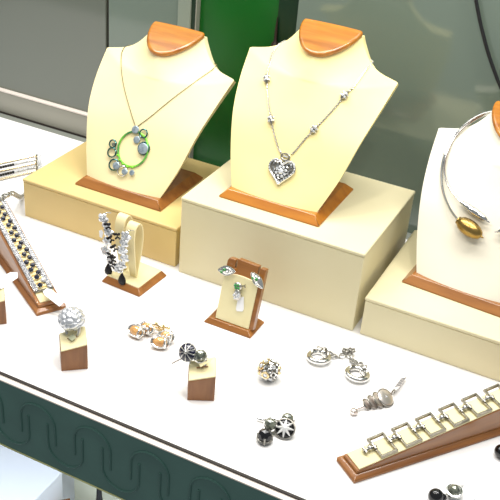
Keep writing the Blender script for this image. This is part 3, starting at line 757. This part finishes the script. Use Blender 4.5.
# ------------------------------------------------------------------ pendant easel
o = Vector((.0678, -.0648, 0))
t = thing('pendant_easel', o, 'small wooden easel with cream pad holding leaf earrings and a tagged pendant', 'pendant stand')
w, d = .0512, .0312; i = .0040; h = .0060
b = MB(); b.hexa([(0, 0, 0), (w, 0, 0), (w, d, 0), (0, d, 0)], [(0, 0, .0012), (w, 0, .0012), (w, d, .0012), (0, d, .0012)])
b.hexa([(0, 0, .0012), (w, 0, .0012), (w, d, .0012), (0, d, .0012)], [(i, i * .6, h), (w - i, i * .6, h), (w - i, d - i, h), (i, d - i, h)])
bmesh.ops.remove_doubles(b.bm, verts=b.bm.verts, dist=1e-5); b.build('plinth', M['wood_brown'], t, bevel=.0005)
TI = R(17); ev = Vector((0, math.sin(TI), math.cos(TI))); en = Vector((0, -math.cos(TI), math.sin(TI)))
eb = Vector((.0098, .0044, .0058))                      # lower left corner of the pad face
def ep(u, v, o_=0.0): return eb + Vector((u, 0, 0)) + ev * v + en * o_
PW = .0362
b = MB()
prof = [(-.0004, 0), (PW + .0042, 0), (PW + .0042, .0630), (PW - .0020, .0630), (PW - .0020, .0545), (PW - .0038, .0545), (PW - .0038, .0640), (.0102, .0650), (.0102, .0545), (.0082, .0545), (.0082, .0632), (.0012, .0632), (-.0004, .0600)]
b.prism([ep(u, v, -.0016) for u, v in prof], en * -.0075); b.build('backboard', M['wood_brown'], t, bevel=.0006)
b = MB(); top = [(PW - PW * k / 10, .0478 + .0022 * math.sin(PI * k / 10)) for k in range(11)]
b.prism([ep(u, v, 0) for u, v in [(0, .0006), (PW, .0006)] + top], en * -.0016); b.build('pad', M['pad'], t, bevel=.0004)
# leaf earrings
def leaf_earring(label, u, v, ang, L, Wd):
    c = o + ep(u, v, .0028)
    t = thing('leaf_earring', c, label, 'earring', 'silver leaf earrings')
    ca, sa = math.cos(ang), math.sin(ang); ex = Vector((ca, 0, 0)) + ev * sa; ey = Vector((-sa, 0, 0)) + ev * ca
    def lf(x, y, z=0): return ex * x + ey * y + en * z
    mb = MB(); N = 14; P = []
    for k in range(N + 1):
        x = -L + 2 * L * k / N; hw = Wd * max(0.02, (1 - (abs(x) / L) ** 1.7))
        P.append([lf(x, hw * q, .0028 * (1 - q * q) * (1 - (x / L) ** 2)) for q in (-1, -.6, -.2, .2, .6, 1)])
    V = mb.grid(P)
    Pb = [[lf(-L + 2 * L * k / N, Wd * max(.02, (1 - (abs(-L + 2 * L * k / N) / L) ** 1.7)) * q, -.0008) for q in (-1, -.6, -.2, .2, .6, 1)] for k in range(N + 1)]
    V2 = mb.grid(Pb)
    for k in range(N):
        for e in (0, 5): mb.bm.faces.new((V[k][e], V[k + 1][e], V2[k + 1][e], V2[k][e]))
    for e in (0, N):
        for q in range(5): mb.bm.faces.new((V[e][q], V[e][q + 1], V2[e][q + 1], V2[e][q]))
    body = mb.build('leaf', M['silver'], t)
    mb = MB()
    for s_ in (-1, 1): mb.tube([lf(x, s_ * Wd * (1 - (abs(x) / L) ** 1.7) * .96, .0006) for x in [-L * .97 + L * 1.94 * k / 12 for k in range(13)]], .0006, 6)
    mb.tube([lf(x, 0, .0030 * (1 - (x / L) ** 2) + .0003) for x in [-L * .9 + L * 1.8 * k / 8 for k in range(9)]], .0005, 6)
    mb.build('rim', M['silver'], body)
    for k, x in enumerate((-.45, -.12, .22)):
        mb = MB(); mb.gem(lf(x * L, Wd * (.28 if k % 2 else -.22), .0036), en, .0017, .0016, 7); mb.build('green_stone', M['green_stone'] if k < 2 else M['crystal'], body, smooth=False)
    mb = MB(); mb.tube([lf(0, 0, -.0008), lf(0, 0, -.0090)], .0006, 6); mb.build('post', M['silver'], t)
leaf_earring('silver leaf earring with green stones on the left notch of the wooden easel', .0030, .0515, R(12), .0092, .0048)
leaf_earring('silver leaf earring with green stones on the right notch of the wooden easel', .0358, .0520, R(-38), .0096, .0046)
# pendant with tag
c = o + ep(.0182, .0355, .0030)
t = thing('tagged_pendant', c, 'small silver pendant with green stones and a white tag hanging on the easel pad', 'pendant')
def pp(x, y, z=0): return Vector((x, 0, 0)) + ev * y + en * z
mb = MB(); mb.ball(pp(-.0005, .0045), (.0048, .0030, .0046), 14, 10); mb.ball(pp(.0008, -.0040), (.0042, .0028, .0066), 14, 10); hd = mb.build('pendant_body', M['silver_soft'], t)
mb = MB()
for k, (x, y) in enumerate(((-.0024, .0058), (.0006, .0068), (.0016, .0040), (-.0012, .0034))): mb.gem(pp(x, y, .0032), en, .0016, .0016, 7)
mb.build('green_stones', M['green_stone'], hd, smooth=False)
mb = MB()
for k in range(9): mb.gem(pp(.0008 + .0026 * math.cos(k * 2.4), -.0040 + .0046 * math.sin(k * 2.4) * (k / 9), .0027), en, .0014, .0014, 6)
mb.build('white_stones', M['crystal'], hd, smooth=False)
mb = MB(); mb.tube(spline([pp(.0030, .0060, .0006), pp(.0060, .0072, .0012), pp(.0072, .0055, .0004)], 5), .0006, 6); mb.tube([pp(.0055, .0072, .0012), pp(.0055, .0072, -.0030)], .0006, 6); mb.build('hook', M['silver_dark'], t)
P_ = [(.0012, -.0068), (.0068, -.0042), (.0096, -.0170), (.0086, -.0190), (.0030, -.0206), (.0016, -.0190)]
mb = MB(); mb.prism([pp(x, y, -.0024) for x, y in P_], en * .0005); tag(mb.build('price_tag', M['tag'], t), 'white paper tag')

# ------------------------------------------------------------------ loose jewellery on the shelf
def amber_earring(label, A, B, clip, ang):
    A = Vector(A); B = Vector(B); o = Vector(((A.x + B.x) / 2, (A.y + B.y) / 2, 0))
    t = thing('amber_earring', o, label, 'earring', 'amber barrel earrings')
    rot = Matrix.Rotation(ang, 3, 'Z'); ex = rot @ Vector((1, 0, 0)); ey = rot @ Vector((0, 1, 0)); ez = Vector((0, 0, 1))
    for P, rx, ry, rz_ in ((A, .0078, .0054, .0058), (B, .0070, .0048, .0060)):
        p = Vector((P.x, P.y, rz_)) - o
        mb = MB(); mb.ball(p, (rx, ry, rz_), 22, 14, rot); st = mb.build('amber_stone', M['amber'], t)
        mb = MB()
        face = (ez * .66 - ey * .75).normalized(); up_ = ex.cross(face).normalized()
        mb.ring(p + face * .0022, (rx * 1.02, .0050), .0013, ex, up_, 32, 7)
        mb.ring(p + ex * rx * .62, (ry * .86, rz_ * .86), .0015, ey, ez, 24, 7)
        mb.build('silver_band', M['silver'], st)
        mb = MB(); mb.ball(p - ex * rx * .96, .0013); mb.ball(p + ex * rx * .96, .0013); mb.build('end_knob', M['silver'], st)
    mb = MB()
    for k in range(5): mb.ball(Vector((0, 0, .0098)) + ex * (-.0056 + .0028 * k), .0013)
    mb.build('crystal_row', M['crystal'], t)
    c = Vector(clip) - o
    mb = MB(); mb.ring(Vector((c.x, c.y, .0054)), (.0045, .0045), .0010, ex, Vector((0, -.5, .85)), 20, 7)
    mb.tube(spline([Vector((c.x, c.y, .0095)), Vector((c.x * .6, c.y * .6, .0105)), Vector((0, 0, .0095))], 5), .0011, 7)
    mb.ball(Vector((c.x + .004, c.y + .003, .0060)), .0018); mb.build('clip', M['gold'], t)
amber_earring('left amber barrel earring with silver bands lying on the white shelf', (.0248, -.1195, 0), (.0310, -.1100, 0), (.0372, -.1023, 0), R(-6))
amber_earring('right amber barrel earring with silver bands, nearer the navy cluster ring', (.0525, -.1225, 0), (.0530, -.1120, 0), (.0438, -.1020, 0), R(22))

# openwork ball
o = Vector((.1600, -.1097, 0)); t = thing('ball_charm', o, 'round silver and gold openwork ball lying alone on the shelf', 'charm')
c = Vector((0, 0, .0106)); mb = MB(); mb.ball(c, .0089, 18, 12); core = mb.build('ball_core', M['silver_shade'], t)
m1, m2 = MB(), MB(); n = 44
for k in range(n):
    f = fib(n, k); p = c + f * .0093; q = Vector((0, 0, 1)).rotation_difference(f)
    if k % 2: m1.gem(p, f,    .0021, .0021, 7)
    else: m2.ring(p, .0021, .0008, q @ Vector((1, 0, 0)), q @ Vector((0, 1, 0)), 12, 6)
m1.build('crystals', M['crystal'], t, smooth=False); m2.build('openwork', M['silver'], t)
for f in (Vector((-.55, -.55, .55)), Vector((.05, -.93, .05)), Vector((.9, .1, .2)), Vector((-.3, -.2, .9)), Vector((-.75, -.6, -.05))):
    f.normalize(); q = Vector((0, 0, 1)).rotation_difference(f)
    mb = MB(); mb.ring(c + f * .0100, .0029, .0010, q @ Vector((1, 0, 0)), q @ Vector((0, 1, 0)), 4 * 5, 7); bz = mb.build('gold_bezel', M['gold'], t)
    mb = MB(); mb.gem(c + f * .0106, f, .0021, .0018, 8); mb.build('bezel_stone', M['crystal'], bz, smooth=False)
a = Vector((-.0092, .0010, .0130)); mb = MB(); mb.tube(spline([a, a + Vector((-.004, .003, .004)), a + Vector((-.0075, .0050, .0040)), a + Vector((-.010, .009, -.010))], 5), .0003, 5); mb.build('thread', M['clear_tag'], t)

# black and silver earrings
def star_earring(label, c, n, star, small, clip):
    c = Vector(c); o = Vector((c.x, c.y, 0)); n = Vector(n).normalized(); small = Vector(small) - o; clip = Vector(clip) - o; cc = Vector((0, 0, c.z))
    t = thing('black_earring', o, label, 'earring', 'black and silver earrings')
    r = .0082 if star else .0064
    ux_ = Vector((1, 0, 0)); ux_ = (ux_ - n * ux_.dot(n)).normalized(); uy_ = n.cross(ux_)
    if star:
        mb = MB(); mb.disc(cc - n * .0030, n, r, .0030, 28, .0022); dk = mb.build('black_dome', M['onyx'], t)
        mb = MB(); mb.ring(cc - n * .0004, r * 1.01, .0008, ux_, uy_, 32, 7); mb.build('rim', M['silver_dark'], dk)
        mb = MB()
        for k in range(8):
            a = 2 * PI * k / 8 + .2; dr = ux_ * math.cos(a) + uy_ * math.sin(a)
            P_ = [cc + dr * (r * f) + n * (.0025 * (1 - f * f) + .0002) for f in (0, .3, .6, .85, .97)]
            mb.tube(P_, [.0016, .0014, .0010, .0006, .0002], 6)
        mb.ball(cc + n * .0024, .0020); mb.build('silver_star', M['star'], dk)
    else:
        mb = MB(); mb.ico(cc, (r, r, r * .95), 2); dk = mb.build('black_stone', M['onyx'], t, smooth=False)
        mb = MB(); mb.ring(cc - Vector((0, 0, .0030)), r * .95, .0010, (1, 0, 0), (0, 1, 0), 24, 7)
        for k in range(4): mb.tube([cc + Vector((math.cos(k * 1.57 + .4) * r * .95, math.sin(k * 1.57 + .4) * r * .95, -.0045)), cc + Vector((math.cos(k * 1.57 + .4) * r * .98, math.sin(k * 1.57 + .4) * r * .98, .0014))], .0009, 6)
        mb.build('prongs', M['silver_dark'], dk)
    mb = MB(); mb.ico(small, .0056, 2); tag(mb.build('grey_stone', M['grey_stone'], t, smooth=False), 'faceted grey stone')
    mb = MB(); mb.ring(small - Vector((0, 0, .0014)), .0056, .0010, (1, 0, 0), (0, 1, .2), 20, 6)
    for k in range(3): mb.ball(small + Vector((math.cos(k * 2.1) * .0056, math.sin(k * 2.1) * .0056, .0012)), .0011)
    mb.build('stone_setting', M['silver_soft'], t)
    mb = MB(); mb.tube(spline([cc - n * .002, (cc + small) * .5 - Vector((0, 0, .001)), small - Vector((0, 0, .002)), clip], 5), .0012, 7); mb.tube(spline([clip + Vector((-.006, -.001, 0)), clip, clip + Vector((.004, .004, .0015)), clip + Vector((.007, .001, .0005))], 5), .0011, 7); mb.build('clip', M['silver'], t)
star_earring('black disc earring with a silver eight-ray star lying on the shelf', (.2035, -.1700, .0072), (.12, -.62, .75), True, (.2003, -.1575, .0064), (.1905, -.1590, .0030))
star_earring('black round stone earring with silver prongs, left of the star earring', (.1926, -.1857, .0066), (.1, -.6, .75), False, (.1905, -.1712, .0062), (.1815, -.1650, .0030))

# hoop earrings with chains
def hoop_earring(label, c, chain, stud, n):
    o = Vector((c[0], c[1], 0)); t = thing('hoop_earring', o, label, 'earring', 'silver hoop earrings'); n = Vector(n).normalized()
    ux_ = Vector((1, 0, 0)); ux_ = (ux_ - n * ux_.dot(n)).normalized(); uy_ = n.cross(ux_); cc = Vector((0, 0, .0036))
    mb = MB(); mb.ring(cc, (.0096, .0096), .0027, ux_, uy_, 40, 10); hp_ = mb.build('hoop', M['silver'], t)
    mb = MB()
    for a in (.9, 2.6, 5.6):
        dr = ux_ * math.cos(a) + uy_ * math.sin(a); tg_ = n.cross(dr)
        mb.tube(spline([cc + dr * .0078 + tg_ * .003 + n * .0014, cc + dr * .0092 + n * .0030, cc + dr * .0080 - tg_ * .003 + n * .0012], 5), .0011, 6)
    mb.build('hoop_grooves', M['silver_dark'], hp_)
    mb = MB()
    for k in range(4): mb.ball(cc + ux_ * (.0014 + .0015 * k) + uy_ * (.0040 - .0014 * k) + n * .0010, (.0015, .0015, .0012))
    mb.build('centre_cluster', M['silver_soft'], hp_)
    P_ = [Vector((x, y, z)) - o for x, y, z in chain]
    mb = MB(); links(mb, spline(P_, 8), .0040, .00085, (0, 0, 1), .62, 12, 6); mb.build('chain', M['silver_soft'], t)
    s_ = Vector(stud) - o
    mb = MB()
    for k in range(7): mb.ball(s_ + Vector((.0022 * math.cos(k * .9), .0022 * math.sin(k * .9), .0010 * (k % 2))), .0016, 8, 6)
    st = mb.build('stud', M['silver_dark'], t)
    mb = MB(); mb.tube([s_, s_ + Vector((.004, .003, -.002))], .0005, 6); mb.build('stud_post', M['silver'], st)
hoop_earring('left silver hoop earring with short chain, nearer the wooden easel', (.1885, -.0595), [(.1835, -.0505, .0060), (.1905, -.0470, .0040), (.1975, -.0490, .0024), (.2035, -.0470, .0022), (.2078, -.0420, .0030)], (.2072, -.0392, .0048), (-.08, .10, .98))
hoop_earring('right silver hoop earring with short chain, nearer the low right riser', (.2290, -.0640), [(.2118, -.0385, .0030), (.2150, -.0440, .0022), (.2200, -.0480, .0022), (.2255, -.0490, .0040), (.2330, -.0545, .0066)], (.2122, -.0358, .0052), (.05, .10, .98))
mb = MB(); th_ = mb.tube(spline([(.1990, -.0270, .0012), (.2030, -.0330, .0030), (.2066, -.0385, .0050)], 6), .00025, 5); tag(mb.build('nylon_thread', M['clear_tag']), 'thin clear thread lying between the two hoop earrings chains', 'thread')

# shell pendant
o = Vector((.2537, -.0970, 0)); t = thing('shell_pendant', o, 'silver pendant of stacked tapering discs with a black striped tag on the shelf', 'pendant')
spec = [((.2634, -.0838), .0084, .0052), ((.2588, -.0895), .0074, .0046), ((.2550, -.0942), .0063, .0038), ((.2514, -.0990), .0050, .0032)]
for k, (p, r_, hz) in enumerate(spec):
    c = Vector((p[0], p[1], hz)) - o; tilt = Vector((.52, -.06, .86)).normalized() if k == 0 else Vector((.62, .20, .76)).normalized()
    rot = Vector((0, 0, 1)).rotation_difference(tilt).to_matrix()
    mb = MB(); mb.ball(c, (r_, r_, r_ * .20), 28, 12, rot); dk = mb.build('disc', M['shell'], t)
    q = Vector((0, 0, 1)).rotation_difference(tilt)
    mb = MB(); mb.ring(c, r_ * .99, .0007, q @ Vector((1, 0, 0)), q @ Vector((0, 1, 0)), 30, 6); mb.build('disc_rim', M['silver_dark'], dk)
mb = MB(); mb.gem(Vector((.2640, -.0842, .0070)) - o, (.5, -.06, .86), .0011, .0010, 8); mb.build('small_stone', M['crystal'], t, smooth=False)
mb = MB(); cur = [(.2492, -.1040, .0040), (.2470, -.1072, .0034), (.2446, -.1112, .0030), (.2430, -.1150, .0030), (.2452, -.1168, .0028), (.2474, -.1140, .0026), (.2454, -.1124, .0030)]
mb.tube(spline([Vector(p) - o for p in cur], 6), .0014, 8); mb.ball(Vector((.2448, -.1142, .0034)) - o, (.0034, .0034, .0026)); mb.build('curled_tip', M['shell'], t)
mb = MB(); mb.ring(Vector((.2672, -.0742, .0060)) - o, .0024, .0007, (.4, .8, 0), (0, 0, 1), 16, 6); mb.build('bail', M['silver_dark'], t)
a = Vector((.2668, -.0735, .0045)) - o; b_ = Vector((.2682, -.0440, .0020)) - o; dv = b_ - a; sd = Vector((.0026, 0, .0020))
mb = MB(); mb.prism([a + sd * .3, a + dv * .25 + sd, b_ + sd, b_ - sd, a + dv * .25 - sd, a - sd * .3], (-.0002, 0, .0004)); tg = mb.build('price_tag', mat('grey_print_tag', (214, 210, 206), .5), t); tag(tg, 'narrow tag with dark stripes')
mb = MB()
for k in range(5):
    p = a + dv * (.40 + .12 * k); mb.prism([p + sd * .9 + Vector((-.0002, 0, .00045)), p + dv * .07 + sd * .9 + Vector((-.0002, 0, .00045)), p + dv * .07 - sd * .9 + Vector((-.0002, 0, .00045)), p - sd * .9 + Vector((-.0002, 0, .00045))], (0, 0, .0002))
mb.build('tag_stripes', M['tag_ink'], tg)

# pieces cut by the lower right corner
o = Vector((.3440, -.1700, 0)); t = thing('black_bead_earring', o, 'black bead earring with silver stone and paper tag at the bottom right corner', 'earring')
mb = MB(); mb.ball(Vector((.3380, -.1775, .0062)) - o, .0062, 18, 12); mb.ball(Vector((.3425, -.1745, .0040)) - o, .0038, 14, 10); mb.build('black_bead', M['onyx'], t)
c = Vector((.3492, -.1644, .0062)) - o
mb = MB(); mb.ico(c, .0054, 2); mb.build('silver_stone', M['grey_stone'], t, smooth=False)
mb = MB(); mb.ring(c, .0058, .0011, (1, 0, 0), (0, 1, .1), 22, 7); mb.ring(c - Vector((0, 0, .0034)), .0048, .0010, (1, 0, 0), (0, 1, 0), 22, 7); mb.tube([c + Vector((-.003, -.003, -.002)), Vector((.3430, -.1735, .004)) - o], .0010, 6); mb.build('stone_setting', M['silver'], t)
mb = MB(); mb.ball(Vector((.3527, -.1561, .0068)) - o, .0021); mb.ball(Vector((.3520, -.1590, .0050)) - o, .0026); mb.build('pearl', mat('white_pearl', (240, 238, 234), .2, .1, coat=.5), t)
a = Vector((.3565, -.1600, .0016)) - o; dv = Vector((.0240, -.0050, 0)); sd = Vector((.0022, .0075, 0))
mb = MB(); mb.prism([a, a + dv * .15 - sd, a + dv - sd, a + dv + sd, a + dv * .15 + sd], (0, 0, .0004)); tg = mb.build('price_tag', M['tag'], t); tag(tg, 'white tag with grey print')
mb = MB()
for k in range(5): 
    p = a + dv * (.34 + .10 * k) + Vector((0, 0, .00045)); mb.prism([p - sd * .7, p + dv * .045 - sd * .7, p + dv * .045 + sd * (.2 + .1 * (k % 3)), p + sd * (.2 + .1 * (k % 3))], (0, 0, .0001))
mb.build('tag_print', mat('pale_print', (170, 170, 176), .6), tg)
o = Vector((.3722, -.0985, 0)); t = thing('black_bead_charm', o, 'black oval bead cut by the right edge below the wooden ramp', 'charm')
mb = MB(); mb.ball(Vector((0, 0, .0058)), (.0066, .0066, .0058), 18, 12); mb.build('black_bead', M['onyx'], t)
mb = MB(); mb.tube(spline([Vector((.006, .001, .006)), Vector((.010, .002, .005)), Vector((.014, -.001, .002))], 5), .0008, 6); mb.build('wire_loop', M['silver'], t)

# ------------------------------------------------------------------ things by the back panels and below
o = Vector((-.0112, .2285, .0340))  # spire shape and stem made up for a small dark mark on the green
mb = MB(); mb.lathe((0, 0, 0), (0, 0, 1), [(.0040, 0), (.0040, .003), (.0014, .006), (.0012, .136), (.0046, .140), (.0050, .150), (.0040, .153), (.0018, .156), (.0016, .170), (.0010, .178), (.0003, .184)], 14)
s_ = mb.build('spire_shape', M['spire']); s_.location = o; tag(s_, 'slim dark brown made-up shape against the green board behind the middle bust', 'ornament')
pts = [(.2020, .2180, .3000), (.2094, .2180, .2834), (.2195, .2180, .2597), (.2323, .2180, .2339), (.2471, .2180, .2091), (.2602, .2180, .1880), (.2720, .2180, .1500), (.2780, .2180, .0900), (.2790, .2170, .0300), (.2795, .2140, .0034), (.2900, .2120, .0018)]
mb = MB(); mb.tube(spline(pts, 6), .0019, 10); tag(mb.build('power_cord', M['black']), 'black cord hanging in front of the glass at the upper right', 'cord')
o = Vector((-.0345, -.0990, -.330)); t = thing('black_cone_stand', o, 'black tapered stand in the lower compartment, below the fascia', 'jewelry stand')
mb = MB(); mb.lathe((0, 0, 0), (0, 0, 1), [(.0160, 0), (.0160, .003), (.0060, .030), (.0034, .066), (.0026, .090), (.0020, .104)], 20); mb.build('cone', M['black'], t)
mb = MB(); mb.ball((0, 0, .106), .0036); mb.build('knob', M['black'], t)
o = Vector((-.0690, -.1240, -.330)); t = thing('lower_ring_block', o, 'small brown wooden block in the lower compartment beside the white riser', 'ring stand', None, R(43))
b = MB(); w_ = .0118; H = (.0400, .0410, .0430, .0420); lo = [(-w_, 0, 0), (w_, 0, 0), (w_, .0215, 0), (-w_, .0215, 0)]
b.hexa(lo, [(p[0], p[1], h) for p, h in zip(lo, H)]); b.build('wood_block', M['wood_brown'], t, bevel=.0005)

# ------------------------------------------------------------------ light and camera
def area(name, loc, tgt, size, power, col, sy=None, shape='RECTANGLE'):
    L = bpy.data.lights.new(name, 'AREA'); L.energy = power; L.color = col; L.shape = shape; L.size = size
    if shape == 'RECTANGLE': L.size_y = sy or size
    o = bpy.data.objects.new(name, L); COL.objects.link(o); o.location = loc
    o.rotation_euler = (Vector(tgt) - Vector(loc)).to_track_quat('-Z', 'Y').to_euler()
    return o
area('case_tube_lamp', (.02, .03, .86), (.02, .03, 0), 1.3, 9.3, (1.0, .98, .95), .16)
area('rear_fill_light', (.02, .19, .86), (.02, .19, 0), 1.3, 2.4, (1.0, .98, .95), .03)  # added fill that brightens the bust backs and what the back panels reflect
area('halogen_lamp', (-.22, -.30, .74), (-.06, .03, .08), .045, 1.0, (1.0, .94, .85), shape='DISK')
area('halogen_lamp', (.06, -.33, .74), (.10, .05, .1), .045, 1.1, (1.0, .94, .85), shape='DISK')
area('halogen_lamp', (.36, -.30, .74), (.32, .03, .08), .045, 1.0, (1.0, .95, .88), shape='DISK')
area('lower_tube_lamp', (-.05, -.205, -.10), (-.10, -.10, -.33), .7, .85, (.76, .86, 1.0), .03)
W = bpy.data.worlds.new('shop'); SC.world = W; W.use_nodes = True
nt = W.node_tree; bg = nt.nodes['Background']; bg.inputs['Color'].default_value = (.62, .66, .68, 1); bg.inputs['Strength'].default_value = .50

cam = bpy.data.cameras.new('camera'); co = bpy.data.objects.new('camera', cam); COL.objects.link(co)
m3 = Matrix(((.89200616, -.29006224, .34668272), (.44564838, .43597309, -.78187274), (.07564742, .8519339, .51815645)))
co.matrix_world = Matrix.Translation((.4046, -.7283, .5375)) @ m3.to_4x4()
cam.sensor_width = 36; cam.sensor_fit = 'HORIZONTAL'; cam.lens = 66.884; cam.clip_start = .02; cam.clip_end = 20
SC.camera = co
vs = SC.view_settings; vs.view_transform = 'Standard'; vs.look = 'None'; vs.gamma = 1; vs.use_curve_mapping = False; vs.exposure = 0.06
